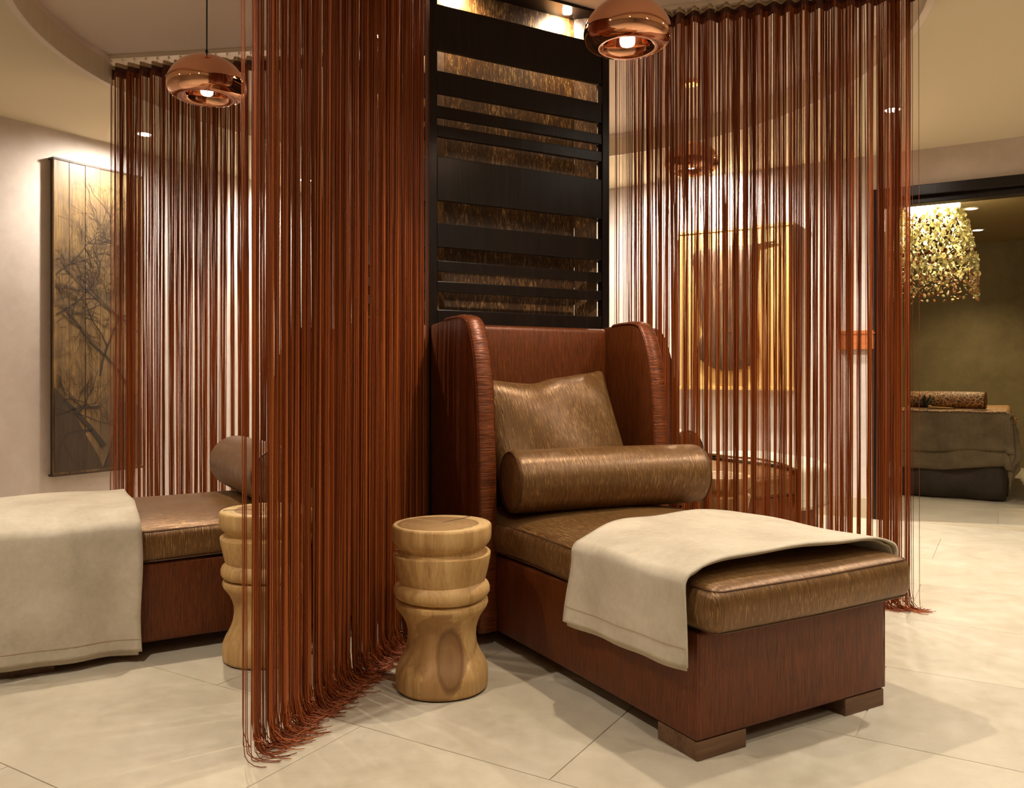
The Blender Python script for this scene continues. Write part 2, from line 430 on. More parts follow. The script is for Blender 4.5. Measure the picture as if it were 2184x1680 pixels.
# ------------------------------------------------------------------ chaise longue (local -y is forward)
def cush_fn(bx):
    def fn(q, h):
        x, y, z = q; tx = x/h[0]; ty = y/h[1]
        if z > 0: z += .034*(1-tx**4)*(1-ty**4)*(z/h[2]) + .006*math.sin(x*9+y*5)*(1-tx*tx)*(1-ty*ty)
        s = .012*(1-(z/h[2])**2) if abs(z) < h[2] else 0
        x += s*np.sign(tx)*abs(tx)**6; y += s*np.sign(ty)*abs(ty)**6
        x += .004*math.sin(y*11+z*20)*abs(tx)**4; z += .004*math.sin(y*7)*abs(tx)
        return (x, y, z)
    return fn
def rr_loop(hx, hy, r, z, n=6, fn=None, c=(0, 0, 0)):
    pts = []
    for (sx, sy, a0) in ((1, 1, 0), (-1, 1, 90), (-1, -1, 180), (1, -1, 270)):
        for i in range(n+1):
            a = math.radians(a0+90*i/n); pts.append((sx*(hx-r)+r*math.cos(a), sy*(hy-r)+r*math.sin(a), z))
    out = []
    for i in range(len(pts)):
        a = np.array(pts[i]); b = np.array(pts[(i+1) % len(pts)]); k = max(1, int(np.linalg.norm(b-a)/.06))
        for j in range(k): out.append(a+(b-a)*j/k)
    if fn: out = [np.array(fn(p)) for p in out]
    return [p+np.array(c) for p in out]
# wing outline in (y, z)
WY = [0, 0, -.10, -.20, -.27, -.315, -.343, -.37, -.39, -.406, -.416, -.422, -.424]
WZ = [.055, 1.208, 1.216, 1.222, 1.220, 1.205, 1.165, 1.10, 1.02, .90, .76, .60, .055]
def smooth_curve(pts, k=5):
    P_ = [np.array(p, float) for p in pts]; out = []
    for i in range(len(P_)-1):
        p0 = P_[max(i-1, 0)]; p1 = P_[i]; p2 = P_[i+1]; p3 = P_[min(i+2, len(P_)-1)]
        for j in range(k):
            t = j/k; out.append(.5*((2*p1)+(-p0+p2)*t+(2*p0-5*p1+4*p2-p3)*t*t+(-p0+3*p1-3*p2+p3)*t**3))
    out.append(P_[-1]); return out
WC = smooth_curve(list(zip(WY, WZ))[1:], 4)
def chaise(name, label, cm):
    r = empty(name, (0, 0, 0), 0, label=label, cat='chaise longue', group='chaises longues around the pillar')
    # base
    def bf(q, h):
        x, y, z = q; x += .004*math.sin(z*14+y*3)*(1 if x > 0 else -1); return (x, y, z)
    rbox((.379, .712, .142), .012, (6, 14, 6), 3, bf, (.003, -.788, .192)).build('base', M['rust'], r, smooth=True)
    for sx in (-1, 1):
        MB().tube([(.003+sx*.3755, -1.4965, .055+.275*i/12) for i in range(13)], .0022, 5).build('piping', M['piping_rust'], r)
    for sx in (-1, 1):
        for (ya, yb) in ((-1.498, -1.34), (-.28, -.12)):
            MB().box((min(sx*.374, sx*.20), ya, 0), (max(sx*.374, sx*.20), yb, .0495)).build('foot', M['foot'], r, bevel=.002)
    # back
    def bk(q, h):
        x, y, z = q
        if y < 0: y -= .018*(1-(x/h[0])**2)*(1-(z/h[2])**4)
        return (x, y, z)
    rbox((.372, .05, .575), .022, (8, 2, 12), 3, bk, (0, -.055, .632)).build('backrest', M['rust'], r, smooth=True)
    for sx in (-1, 1):
        # wing slab with softened faces
        mb = MB(); n_ = len(WC); cen = np.array([-.15, .62])
        rows = []; xi, xo = .378, .448
        outline = [np.array((-.004, .055))]+[p for p in WC]
        def inset(p, d):
            v = p-cen; return p-v/np.linalg.norm(v)*d
        prof = [(xi, .16), (xi, .010), (xi+.004, .004), (xi+.012, 0), (xo-.012, 0), (xo-.004, .004), (xo, .010), (xo+.004, .16)]
        V = []; F = []; m1 = len(outline); m2 = len(prof)
        for p in outline:
            for (x, d) in prof:
                q = inset(p, d); V.append((sx*x, q[0], max(q[1], .055)))
        for i in range(m1):
            j = (i+1) % m1
            for k in range(m2-1): F.append((i*m2+k, j*m2+k, j*m2+k+1, i*m2+k+1))
        F.append(tuple(i*m2 for i in range(m1))); F.append(tuple(i*m2+m2-1 for i in range(m1))[::-1])
        mb.add(V, F); mb.build('wing', M['rust'], r, smooth=True, auto=50)
        # gathered border along the front of the wing
        path = WC[5:]
        mb = MB(); V = []; F = []
        pr = [(xi+.001, -.010), (xi-.001, .001), (xi+.006, .0075), (xi+.035, .012), (xo-.006, .0075), (xo+.001, .001), (xo-.001, -.010)]
        P2 = []
        for i in range(len(path)-1):
            k = max(1, int(np.linalg.norm(path[i+1]-path[i])/.012))
            for j in range(k): P2.append(path[i]+(path[i+1]-path[i])*j/k)
        P2.append(path[-1]); rnd = random.Random(3)
        for i, p in enumerate(P2):
            a = P2[max(i-1, 0)]; b = P2[min(i+1, len(P2)-1)]; t = b-a; t /= np.linalg.norm(t); nn = np.array([t[1], -t[0]])
            if nn[0] > 0 or (abs(nn[0]) < .5 and nn[1] < 0): nn = -nn
            if np.dot(nn, p-cen) < 0: nn = -nn
            w = rnd.uniform(-.0015, .0015)
            for (x, d) in pr:
                q = p+nn*(d+w); V.append((sx*x, q[0], max(q[1], .055)))
        m2 = len(pr)
        for i in range(len(P2)-1):
            for k in range(m2-1): F.append((i*m2+k, (i+1)*m2+k, (i+1)*m2+k+1, i*m2+k+1))
        mb.add(V, F); bd = mb.build('wing_border', M['rust_gather'], r, smooth=True)
        for x in (xi-.001, xo+.001):
            MB().tube([(sx*x, q[0]-.002, q[1]) for q in P2], .0018, 4).build('piping', M['piping_rust'], bd)
    # seat cushion
    hx, hy, hz = .386, .722, .062; c = (.006, -.85, .397); fn = cush_fn(0)
    cu = rbox((hx, hy, hz), .03, (18, 30, 3), 4, fn, c).build('seat_cushion', cm, r, smooth=True)
    for z in (hz-.009, -hz+.009):
        lp = rr_loop(hx-.002, hy-.002, .03, z, 5, lambda p: (p[0], p[1], p[2]+(.004*math.sin(p[1]*7)*abs(p[0]/hx))), c)
        MB().tube(lp, .0022, 5, closed=True).build('piping', M['piping'], cu)
    for sx in (-1, 1):
        MB().tube([(c[0]+sx*(hx-.006), c[1]-hy+.006, c[2]-hz+.01+i*.02) for i in range(6)], .002, 5).build('piping', M['piping'], cu)
    return r
ch = chaise('chaise_longue', 'copper brown winged chaise longue with bronze seat, in front of the slatted pillar', M['gold'])
ch.location = (*(PC+N*H2), 0); ch.rotation_euler = (0, 0, TH)
ch2 = copy_tree(ch); ch2.location = (*(PC-T*H2), 0); ch2.rotation_euler = (0, 0, TH-math.pi/2)
ch2['label'] = 'copper brown chaise longue running out of frame at left, behind the dense fringe curtain'
ch3 = copy_tree(ch); ch3.location = (*(PC+T*H2), 0); ch3.rotation_euler = (0, 0, TH+math.pi/2)
ch3['label'] = 'copper brown chaise longue seen through the right-hand fringe curtain'
def local(c, l, k, z=0):
    """point l to the side, k forward of chaise c (world)"""
    a = c.rotation_euler[2]; x, y = l, -k
    return (c.location[0]+x*math.cos(a)-y*math.sin(a), c.location[1]+x*math.sin(a)+y*math.cos(a), z)

# bolsters
def bolster(c, l0, k0, l1, k1, label, cm, R=.115, zc=.608):
    a = np.array(local(c, l0, k0)); b = np.array(local(c, l1, k1)); L = np.linalg.norm(b-a)/2; mid = (a+b)/2
    rz = math.atan2(b[1]-a[1], b[0]-a[0])
    o = empty('bolster', (mid[0], mid[1], zc-R), rz, label=label, cat='bolster', group='bronze bolsters on the chaises')
    prof = [(-L-.012, .0), (-L-.012, .05), (-L-.009, .08), (-L, R-.010), (-L+.006, R-.002), (-L+.02, R)]
    n_ = 16; prof += [(-L+.02+(2*L-.04)*i/n_, R+.003*math.sin(math.pi*i/n_)) for i in range(1, n_)]
    prof += [(-q[0], q[1]) for q in prof[:6][::-1]]
    V = []; F = []; seg = 56; m2 = len(prof)
    for i in range(seg):
        t = 2*math.pi*i/seg
        for (x, r_) in prof: V.append((x, r_*math.cos(t), R+r_*math.sin(t)-(.004 if math.sin(t) < -.9 else 0)*0))
    for i in range(seg):
        j = (i+1) % seg
        for k in range(m2-1): F.append((i*m2+k, j*m2+k, j*m2+k+1, i*m2+k+1))
    MB().add(V, F).build('cover', cm, o, smooth=True)
    for s in (-1, 1):
        MB().tube([(s*(L+.001), (R-.006)*math.cos(2*math.pi*i/40), R+(R-.006)*math.sin(2*math.pi*i/40)) for i in range(40)], .0028, 5, closed=True).build('piping', M['piping'], o)
    return o
bolster(ch, -.345, .475, .44, .60, 'bronze bolster lying across the seat in front of the square pillow', M['gold'])
bolster(ch2, -.37, .60, .36, .58, 'bronze bolster on the left chaise longue, partly behind the fringe', M['mauve'])
bolster(ch3, -.36, .56, .36, .56, 'bronze bolster on the chaise longue behind the right fringe curtain', M['gold'])

# square pillow
def pillow(c, l, k, z, w, h, tilt, roll, label, yaw=0):
    def fn(q, hh):
        x, y, zz = q; u, v = x/hh[0], zz/hh[2]
        th = (max(0, 1-u**4)**.6)*(max(0, 1-v**4)**.6); y = y*(.10+.95*th)
        pinch = .055
        x *= 1-pinch*(1-v*v)*abs(u)**2*.7; zz *= 1-pinch*(1-u*u)*abs(v)**2*1.3
        y += .008*math.sin(6*u+3*v)*th
        if v > 0: zz -= .018*math.exp(-((u+.25)/.3)**2)*v*v; y += -.004*math.sin(14*u)*v*v
        return (x, y, zz)
    p = local(c, l, k, z)
    mb = rbox((w/2, .085, h/2), .03, (26, 3, 26), 4, fn)
    o = mb.build('square_pillow', M['gold'], None, smooth=True, loc=p, label=label, cat='pillow')
    o.rotation_euler = (Matrix.Rotation(c.rotation_euler[2]+yaw, 4, 'Z') @ Matrix.Rotation(tilt, 4, 'X') @ Matrix.Rotation(roll, 4, 'Y')).to_euler()
    return o
pillow(ch, -.005, .258, .755, .635, .52, math.radians(-20), math.radians(-4), 'square bronze pillow leaning against the backrest, behind the bolster')

# ------------------------------------------------------------------ blankets
def blanket(c, k0, k1, low_near, low_far, side, label, seed=1, kfar=None, hemk=.045, bump=.07):
    """side=-1: near side is -x. drapes over the cushion and down both sides; local frame of the chaise"""
    hx = .400; top = .480; rnd = random.Random(seed)
    o = empty('blanket', tuple(c.location), c.rotation_euler[2], label=label, cat='blanket', group='cream blankets on the chaises')
    def prof(s, dz, low0, low1):
        # s in 0..1: near hanging bottom -> top -> far hanging bottom
        a = top-low0; b = top-low1; w = 2*hx; r = .035; tot = a+w+b; d = s*tot
        cx = .006
        if d < a-r: return (side*(hx+.014+dz), low0+d)
        if d < a+r:
            t = (d-(a-r))/(2*r)*math.pi/2; return (side*(hx+.014+dz-r+r*math.cos(t)), top+dz-r+r*math.sin(t))
        if d < a+w-r:
            x = hx-(d-a); cr = .036*(1-(x/hx)**4); return (side*x, top+dz+cr-.001)
        if d < a+w+r:
            t = (d-(a+w-r))/(2*r)*math.pi/2; return (-side*(hx+.014+dz-r+r*math.sin(t)), top+dz-r+r*math.cos(t))
        return (-side*(hx+.014+dz), top-(d-a-w))
    def kk(s, e, low0, low1):
        a = top-low0; w = 2*hx; tot = a+w+(top-low1); d = s*tot
        # edge shifts a little along the length
        back = k0+bump*math.exp(-((d-a)/.16)**2)+.004*math.sin(d*15); front = k1-.012*math.exp(-((d-a)/.2)**2)+.006*math.sin(d*9+1)
        if d < a and bump > 0: back += .03*(1-d/a)
        return back+(front-back)*e
    def surf(dz, ex, inset=0, l0=low_near, l1=low_far):
        def fn(s, e):
            low0 = l0-.006*math.sin(e*3.0)+.022*e-ex; e2 = inset+(1-2*inset)*e
            x, z = prof(s, dz, low0, l1); k = kk(s, e2, low0, l1)
            hang = max(0, (top-.05-z))
            x += side*(.008*math.sin(e*7+1+seed)*hang/.25+.006*math.sin(e*15+seed)*hang/.25) if x*side > 0 else -side*.01*math.sin(e*8)*hang/.2
            zz = z+.003*math.sin(e*9+s*21)*(1 if z > top-.01 else 0)
            return (x, -k, zz)
        return fn
    MB().grid(surf(.010, 0), 110, 30).build('top_layer', M['blanket'], o, smooth=True, solid=.007, solid_off=0)
    MB().grid(surf(.002, .012, .02), 90, 24).build('under_layer', M['blanket'], o, smooth=True, solid=.004, solid_off=0)
    f = surf(.0142, 0); s_h = hemk/( (top-low_near)+2*hx+(top-low_far))
    pts = [f(s_h, i/40) for i in range(41)]
    MB().tube(pts, .0013, 4).build('hem_seam', M['tape'], o)
    return o
blanket(ch, .925, 1.515, .236, .36, -1, 'cream suede blanket draped across the foot of the nearest chaise longue', 1, hemk=.05)
blanket(ch2, 1.075, 1.60, .04, .25, 1, 'grey cream suede blanket covering the foot of the left chaise longue', 2, bump=0)
blanket(ch3, 1.24, 1.585, .265, .27, -1, 'cream suede blanket on the chaise longue behind the right fringe curtain', 3)

# ------------------------------------------------------------------ stools
def stool_mat():
    m = NT('pale_turned_wood')
    v = m.coord('Object', (22, 22, 2.2)); a = m.noise(v, 1, 5, .6, .5); b = m.noise(m.coord('Object', (150, 150, 12)), 1, 3)
    f = m.math('ADD', m.math('MULTIPLY', a, .7), m.math('MULTIPLY', b, .3))
    c = m.ramp(f, [(.3, lin((150, 110, 62))), (.5, lin((188, 148, 92))), (.68, lin((206, 170, 116)))])
    # heartwood stain with an oval knot on one side
    pos = m.coord('Object', (1/.047, 0, 1/.105), loc=(-.01/.047, 0, -.12/.105)); 
    sep = m.n('ShaderNodeSeparateXYZ'); m.l(m.n('ShaderNodeTexCoord').outputs['Object'], sep.inputs[0])
    front = m.math('LESS_THAN', sep.outputs[1], 0)
    low = m.math('LESS_THAN', sep.outputs[2], .27)
    wob = m.noise(m.coord('Object', (14, 14, 14)), 1, 3)
    ln = m.n('ShaderNodeVectorMath', operation='LENGTH'); m.l(pos, ln.inputs[0])
    d = m.math('ADD', ln.outputs['Value'], m.math('MULTIPLY', m.math('SUBTRACT', wob, .5), .35))
    mask = m.math('MULTIPLY', m.math('MULTIPLY', front, low), 1.0)
    kn = m.ramp(d, [(0, G(.85)), (.4, G(.6)), (.68, G(.7)), (.78, G(1)), (.88, G(.75)), (1.0, G(0))])
    c = m.mix(m.math('MULTIPLY', kn, mask), c, lin((66, 43, 24)))
    pos2 = m.coord('Object', (1/.10, 0, 1/.17), loc=(.25, 0, -.12/.17)); l2 = m.n('ShaderNodeVectorMath', operation='LENGTH'); m.l(pos2, l2.inputs[0])
    d2 = m.math('ADD', l2.outputs['Value'], m.math('MULTIPLY', m.math('SUBTRACT', wob, .5), 1.3))
    st_ = m.ramp(d2, [(.80, G(.6)), (.90, G(0))]); c = m.mix(m.math('MULTIPLY', st_, mask), c, lin((142, 100, 58)))
    # rings on the top
    nz = m.n('ShaderNodeSeparateXYZ'); m.l(m.n('ShaderNodeTexCoord').outputs['Normal'], nz.inputs[0])
    up = m.math('MULTIPLY', m.math('GREATER_THAN', nz.outputs[2], .9), m.math('GREATER_THAN', sep.outputs[2], .5))
    wv = m.n('ShaderNodeTexWave', wave_type='RINGS', rings_direction='Z'); wv.inputs['Scale'].default_value = 14; wv.inputs['Distortion'].default_value = 5; wv.inputs['Detail'].default_value = 3
    m.l(m.coord('Object', loc=(.03, .02, 0)), wv.inputs[0])
    rad = m.n('ShaderNodeVectorMath', operation='LENGTH'); m.l(m.coord('Object', (1, 1, 0), loc=(.015, .01, 0)), rad.inputs[0])
    heart = m.ramp(m.math('ADD', rad.outputs['Value'], m.math('MULTIPLY', wob, .03)), [(.0, lin((170, 136, 92))), (.134, lin((158, 122, 78))), (.139, lin((112, 80, 50))), (.144, lin((206, 172, 118)))])
    tc = m.mix(.22, heart, m.ramp(wv.outputs['Fac'], [(0, G(.45)), (1, G(1))]), 'MULTIPLY')
    c = m.mix(up, c, tc)
    m.base(c); m.set(Roughness=.55); m.b.inputs['Specular IOR Level'].default_value = .35; m.bump(f, .25, .003); return m.m
M['stool'] = stool_mat(); M['crack'] = plain('crack', (70, 46, 26), .9); M['base_dark'] = plain('stool_base', (40, 28, 20), .8)
PROF = [(.0, .004), (.142, .004), (.1465, .008), (.148, .015), (.148, .05), (.1465, .062), (.138, .085), (.129, .10), (.120, .118), (.1125, .14), (.109, .165), (.110, .19), (.116, .212), (.125, .232), (.136, .248), (.145, .260), (.1485, .270), (.147, .279), (.138, .284), (.131, .2865), (.138, .289), (.148, .296), (.1535, .306), (.1535, .320), (.149, .332), (.142, .339), (.138, .343), (.1405, .350), (.146, .372), (.152, .40), (.1565, .425), (.1562, .431), (.152, .434), (.140, .436), (.137, .444), (.1375, .450), (.144, .456), (.152, .464), (.1575, .474), (.159, .490), (.159, .515), (.157, .521), (.152, .524), (.0, .524)]
def stool(loc, rz, label):
    o = empty('wooden_stool', (*loc, 0), rz, label=label, cat='stool', group='turned wooden stools beside the chaises')
    V = []; F = []; seg = 72; m2 = len(PROF); rnd = random.Random(7)
    P3 = PROF
    for i in range(seg):
        a = 2*math.pi*i/seg; w = 1+.008*math.sin(2*a+.6)+.004*math.sin(5*a)
        for (r_, z) in P3: V.append((r_*w*math.cos(a), r_*w*math.sin(a), z+.0015*math.sin(3*a+z*30)*(1 if .01 < z < .52 else 0)))
    for i in range(seg):
        j = (i+1) % seg
        for k in range(m2-1): F.append((i*m2+k, j*m2+k, j*m2+k+1, i*m2+k+1))
    MB().add(V, F).build('body', M['stool'], o, smooth=True, auto=48)
    MB().lathe([(0, 0), (.140, 0), (.140, .005), (0, .005)], 48).build('foot_disc', M['base_dark'], o)
    mb = MB()
    pts = [(.0, .0, .5245), (.03, .03, .5245), (.07, .062, .5245), (.105, .10, .5245)]
    for i in range(3):
        a, b = np.array(pts[i]), np.array(pts[i+1]); d = (b-a)/np.linalg.norm(b-a); n2 = np.array([-d[1], d[0], 0])
        w0, w1 = .0006+.0007*i, .0006+.0007*(i+1)
        mb.add([a-n2*w0, a+n2*w0, b+n2*w1, b-n2*w1, a-n2*w0+[0,0,.0004], a+n2*w0+[0,0,.0004], b+n2*w1+[0,0,.0004], b-n2*w1+[0,0,.0004]], [(0,3,2,1),(4,5,6,7),(0,1,5,4),(1,2,6,5),(2,3,7,6),(3,0,4,7)])
    mb.build('crack', M['crack'], o)
    return o
stool((-.225, 2.678), math.radians(12), 'pale turned wooden stool with a dark oval knot, standing right of the fringe curtain')
stool((-.873, 2.955), math.radians(150), 'pale turned wooden stool half hidden behind the dense fringe curtain')
stool((.98, 3.98), math.radians(80), 'pale turned wooden stool behind the right-hand fringe curtain')

# ------------------------------------------------------------------ fringe curtains
def string_mat():
    m = NT('rust_string'); at = m.n('ShaderNodeAttribute', attribute_name='tint').outputs['Fac']
    m.base(m.ramp(at, [(0, lin((94, 38, 11))), (.35, lin((140, 64, 20))), (.7, lin((176, 90, 34))), (1, lin((208, 124, 60)))]))
    m.set(Roughness=.42, Metallic=.25); m.b.inputs['Specular IOR Level'].default_value = .5
    return m.m
M['string'] = string_mat()
def curtain(p0, p1, n, label, seed, sweep, amp=.02, wl=.066, pull=.8, zt=2.63, rad=.00125, extra=.012, endw=2.6, startw=0):
    rng = np.random.default_rng(seed)
    p0 = np.array(p0, float); p1 = np.array(p1, float); L = np.linalg.norm(p1-p0); d = (p1-p0)/L; nn = np.array([-d[1], d[0]])
    ang = math.atan2(d[1], d[0])
    root = empty('fringe_curtain', (p0[0], p0[1], 0), ang, label=label, cat='curtain', group='rust fringe curtains around the pillar')
    MB().box((0, -.016, ZH-.022), (L, .016, ZH-.0005)).build('track', M['rail'], root, bevel=.002)
    k = int(L/.064)
    for i in range(k+1):
        x = .02+(L-.04)*i/k
        mb = MB(); mb.box((x-.004, -.006, ZH-.032), (x+.004, .006, ZH-.022)); mb.tube([(x, 0, ZH-.03), (x+.006, 0, ZH-.04), (x, 0, ZH-.05), (x-.004, 0, ZH-.045)], .0015, 4); mb.build('glider', M['clear'], root)
    def wave(x): return amp*np.sin(2*np.pi*x/wl+.7*np.sin(x*9+seed))
    # heading tape and solid band: pleated strips
    xs = np.linspace(0, L, int(L/wl*14))
    def strip(z0, z1, mat, name, off=0, th=.0016):
        MB().grid(lambda a, b: (a*L, float(wave(a*L))+off, z0+(z1-z0)*b), len(xs), 1).build(name, mat, root, smooth=True, solid=th)
    strip(zt-.005, zt+.018, M['tape'], 'heading_tape'); strip(zt-.055, zt-.004, M['band'], 'heading_band', 0, .003)
    # strings, evenly spaced along the pleated band
    fine = np.linspace(0, L, 6000); ds = np.sqrt(np.gradient(fine)**2+np.gradient(wave(fine))**2); cs = np.cumsum(ds); cs /= cs[-1]
    wt = 1+(endw-1)*np.clip((fine-(L-.17))/.05, 0, 1)+startw*np.clip((.30-fine)/.1, 0, 1); cs = np.cumsum(ds*wt); cs /= cs[-1]
    u = np.interp(np.sort(rng.uniform(0, 1, n)*.35+np.linspace(0, .65, n)), cs, fine)
    u = np.clip(u+rng.normal(0, .001, n), .002, L-.002)
    w = wave(u)+rng.uniform(-.0035, .0035, n)
    # clumps
    cuts = [0.]
    while cuts[-1] < L: cuts.append(cuts[-1]+rng.uniform(.018, .062))
    cuts = np.array(cuts); ci = np.clip(np.searchsorted(cuts, u)-1, 0, len(cuts)-2); cen = (cuts[ci]+cuts[ci+1])/2
    cs_ = rng.uniform(.35, 1, len(cuts))[ci]*pull
    cs_ = np.where(u > L-.13, cs_*.3, cs_)
    stray = rng.uniform(0, 1, n) < .10
    cs_ = np.where(stray, rng.uniform(-.6, .4, n), cs_)
    tz = zt-.03
    hs = np.array([0, .12, .3, .45, .6, .72, .82, .9, .95]); m = len(hs)
    ext = np.clip(rng.normal(extra, .015, n), -.03, .05)
    r = np.clip(rng.normal(.045, .018, n), .015, .09)
    sa = math.radians(sweep)+rng.normal(0, .42, n)   # direction of the trailing tips in world angle
    sd = np.stack([np.cos(sa-ang), np.sin(sa-ang)], 1)
    pts = np.zeros((n, m+5, 3))
    ph = rng.uniform(0, 6.28, n); fr = rng.uniform(3, 8, n); drift = rng.normal(0, .0045, n); am = rng.uniform(0, .003, n)
    zb = r  # height where the bend starts
    for i, h in enumerate(hs):
        g = h**.75
        pts[:, i, 0] = u+(cen-u)*cs_*g+drift*h**1.5+am*np.sin(ph+fr*h)
        pts[:, i, 1] = w*(1-.45*g)+am*np.cos(ph+fr*h)
        pts[:, i, 2] = tz+(zb-tz)*h/hs[-1] if False else tz+(zb+.03-tz)*h/hs[-1]
    base = pts[:, m-1, :].copy()
    for q in range(5):
        t = (q+1)/5
        if q < 3:
            a = (q+1)/3*math.pi/2*.93; dx = r*(1-np.cos(a)); z = zb-r*np.sin(a)+.003
        else:
            dx = r+np.maximum(.004, ext+.02)*(q-2)/2; z = np.full(n, .003)+(rng.uniform(0, .006, n) if q == 4 else 0)
        pts[:, m+q, 0] = base[:, 0]+sd[:, 0]*dx; pts[:, m+q, 1] = base[:, 1]+sd[:, 1]*dx; pts[:, m+q, 2] = z
    short = rng.uniform(0, 1, n) < .3      # strings that end just above the floor
    for q in range(5):
        t = (q+1)/5; lift = rng.uniform(.004, .05, n) if q == 0 else lift
        z = base[:, 2]+(lift-base[:, 2])*t
        pts[short, m+q, 2] = z[short]; pts[short, m+q, 0] = (base[:, 0]+sd[:, 0]*.02*t*t)[short]; pts[short, m+q, 1] = (base[:, 1]+sd[:, 1]*.02*t*t)[short]
    K = m+5; ns = 3
    tan = np.gradient(pts, axis=1); tan /= np.linalg.norm(tan, axis=2, keepdims=True)
    side = np.stack([-sd[:, 1], sd[:, 0], np.zeros(n)], 1)[:, None, :]*np.ones((1, K, 1))
    side -= tan*np.sum(side*tan, 2, keepdims=True); side /= np.linalg.norm(side, axis=2, keepdims=True); oth = np.cross(tan, side)
    V = np.zeros((n, K, ns, 3)); rr = rad*rng.uniform(.85, 1.2, n)[:, None, None]
    for j in range(ns):
        a = 2*math.pi*j/ns; V[:, :, j, :] = pts+(side*math.cos(a)+oth*math.sin(a))*rr
    V[..., 2] = np.maximum(V[..., 2], .0008)
    idx = np.arange(n*K*ns).reshape(n, K, ns)
    F = np.stack([idx[:, :-1, :], np.roll(idx, -1, 2)[:, :-1, :], np.roll(idx, -1, 2)[:, 1:, :], idx[:, 1:, :]], -1).reshape(-1, 4)
    me = bpy.data.meshes.new('strings'); me.vertices.add(n*K*ns); me.vertices.foreach_set('co', V.ravel())
    me.loops.add(F.size); me.loops.foreach_set('vertex_index', F.ravel()); me.polygons.add(len(F))
    me.polygons.foreach_set('loop_start', np.arange(0, F.size, 4)); me.polygons.foreach_set('loop_total', np.full(len(F), 4))
    me.update(); me.validate(); me.polygons.foreach_set('use_smooth', [True]*len(me.polygons))
    at = me.attributes.new('tint', 'FLOAT', 'POINT'); tint = np.clip(rng.beta(2, 2.2, n), 0, 1); at.data.foreach_set('value', np.repeat(tint, K*ns))
    me.materials.append(M['string']); o = bpy.data.objects.new('strings', me); COL.objects.link(o); o.parent = root; o['kind'] = 'stuff'
    return root
cA = PC+(N-T)*H2; cB = PC+(N+T)*H2; cD = PC+(-N-T)*H2
dA = (N-T)/math.sqrt(2); dB = (N+T)/math.sqrt(2)
curtain(cA+dA*.012, PC+dA*1.975, 1750, 'dense rust fringe curtain nearest the camera, left of the slatted pillar', 11, 25, pull=.55, endw=1.7)
curtain(cB+dB*.012, PC+dB*1.966, 1080, 'rust fringe curtain hanging right of the slatted pillar', 5, -10, zt=2.645, pull=.86, startw=.9, endw=3)
curtain(cD+np.array([-.012, .004]), (-2.125, 4.38), 1050, 'rust fringe curtain at left, beside the wooden tree picture', 23, 180, zt=2.615, pull=.9)

# ------------------------------------------------------------------ pendants
def pendant(x, y, zb, label):
    o = empty('copper_pendant_lamp', (x, y, zb), 0, label=label, cat='pendant lamp', group='copper pendant lamps over the chaises')
    pr = [(.008, .172), (.03, .1705), (.055, .165), (.085, .152), (.112, .133), (.134, .108), (.149, .082), (.1555, .058), (.154, .036), (.147, .019), (.136, .009), (.122, .002), (.106, -.001), (.092, .002), (.082, .010), (.075, .025), (.069, .050), (.060, .075), (.046, .095), (.03, .104), (.012, .106), (0, .1065)]
    pr = [tuple(p) for p in smooth_curve(pr, 3)]
    MB().lathe(pr, 72).build('shade', M['copper'], o, smooth=True)
    MB().lathe([(0, .196), (.006, .196), (.0065, .182), (.009, .176), (.009, .170), (0, .170)], 16).build('cord_grip', M['cord'], o, smooth=True, auto=40)
    MB().tube([(0, 0, .19), (.001, 0, 1), (0, 0, ZH-zb-.02)] if False else [(0, 0, .19), (0, 0, ZH-zb-.02)], .0032, 8).build('cord', M['cord'], o)
    MB().lathe([(0, ZH-zb-.024), (.042, ZH-zb-.024), (.045, ZH-zb-.020), (.045, ZH-zb-.0005), (0, ZH-zb-.0005)], 32).build('ceiling_rose', M['copper'], o)
    MB().lathe([(0, .104), (.014, .104), (.016, .085), (.016, .07), (0, .07)], 20).build('lamp_holder', M['steel'], o)
    MB().lathe([(0, .018), (.012, .021), (.021, .03), (.025, .042), (.023, .055), (.015, .068), (0, .072)], 28).build('bulb', M['bulb'], o, smooth=True)
    spot('pendant_beam', (x, y, zb+.012), (x, y, 0), 30, 128, .8, .022, (1, .88, .72))
    return o
x, y, _ = local(ch, -.03, .763); pendant(x, y, 2.163, 'copper pendant lamp above the nearest chaise longue, cut by the top of the frame')
pendant(-1.242, 3.385, 2.125, 'copper pendant lamp on a black cord at the upper left')
pendant(1.025, 4.75, 2.158, 'copper pendant lamp seen through the right-hand fringe curtain')

# ------------------------------------------------------------------ downlights
dl_lab = ['recessed downlight in the low ceiling above the wooden tree picture at left', 'recessed downlight behind the upper right of the right-hand fringe curtain', 'recessed downlight above the log picture on the back wall']
def downlight(x, y, z, lens, label, r=.05):
    o = empty('downlight', (x, y, z), 0, label=label, cat='downlight', group='recessed ceiling downlights')
    MB().lathe([(r*.82, -.001), (r*.86, -.006), (r*1.12, -.006), (r*1.2, -.0005), (r*.82, -.0005)], 32).build('trim_ring', M['ringw'], o, smooth=True, auto=40)
    MB().lathe([(0, -.003), (r*.82, -.003), (r*.82, -.0008), (0, -.0008)], 24).build('lens', lens, o)
for i, (x, y, z, *_r) in enumerate(DOWN):
    lab = {0: dl_lab[0], 1: 'recessed downlight near the left wall, hidden behind the fringe curtains', 2: dl_lab[1], 3: dl_lab[2], 4: 'recessed downlight near the back wall, hidden behind the pillar'}.get(i, 'recessed downlight in the low ceiling outside the frame, '+('beyond the right edge', 'above the right of the camera', 'straight above the camera', 'above the left of the camera', 'beyond the left edge', 'over the doorway side', 'far to the right behind the camera', 'far to the left behind the camera', 'far behind the camera')[i-5 if i > 4 else 0])
    downlight(x, y, z, M['lens'], lab)
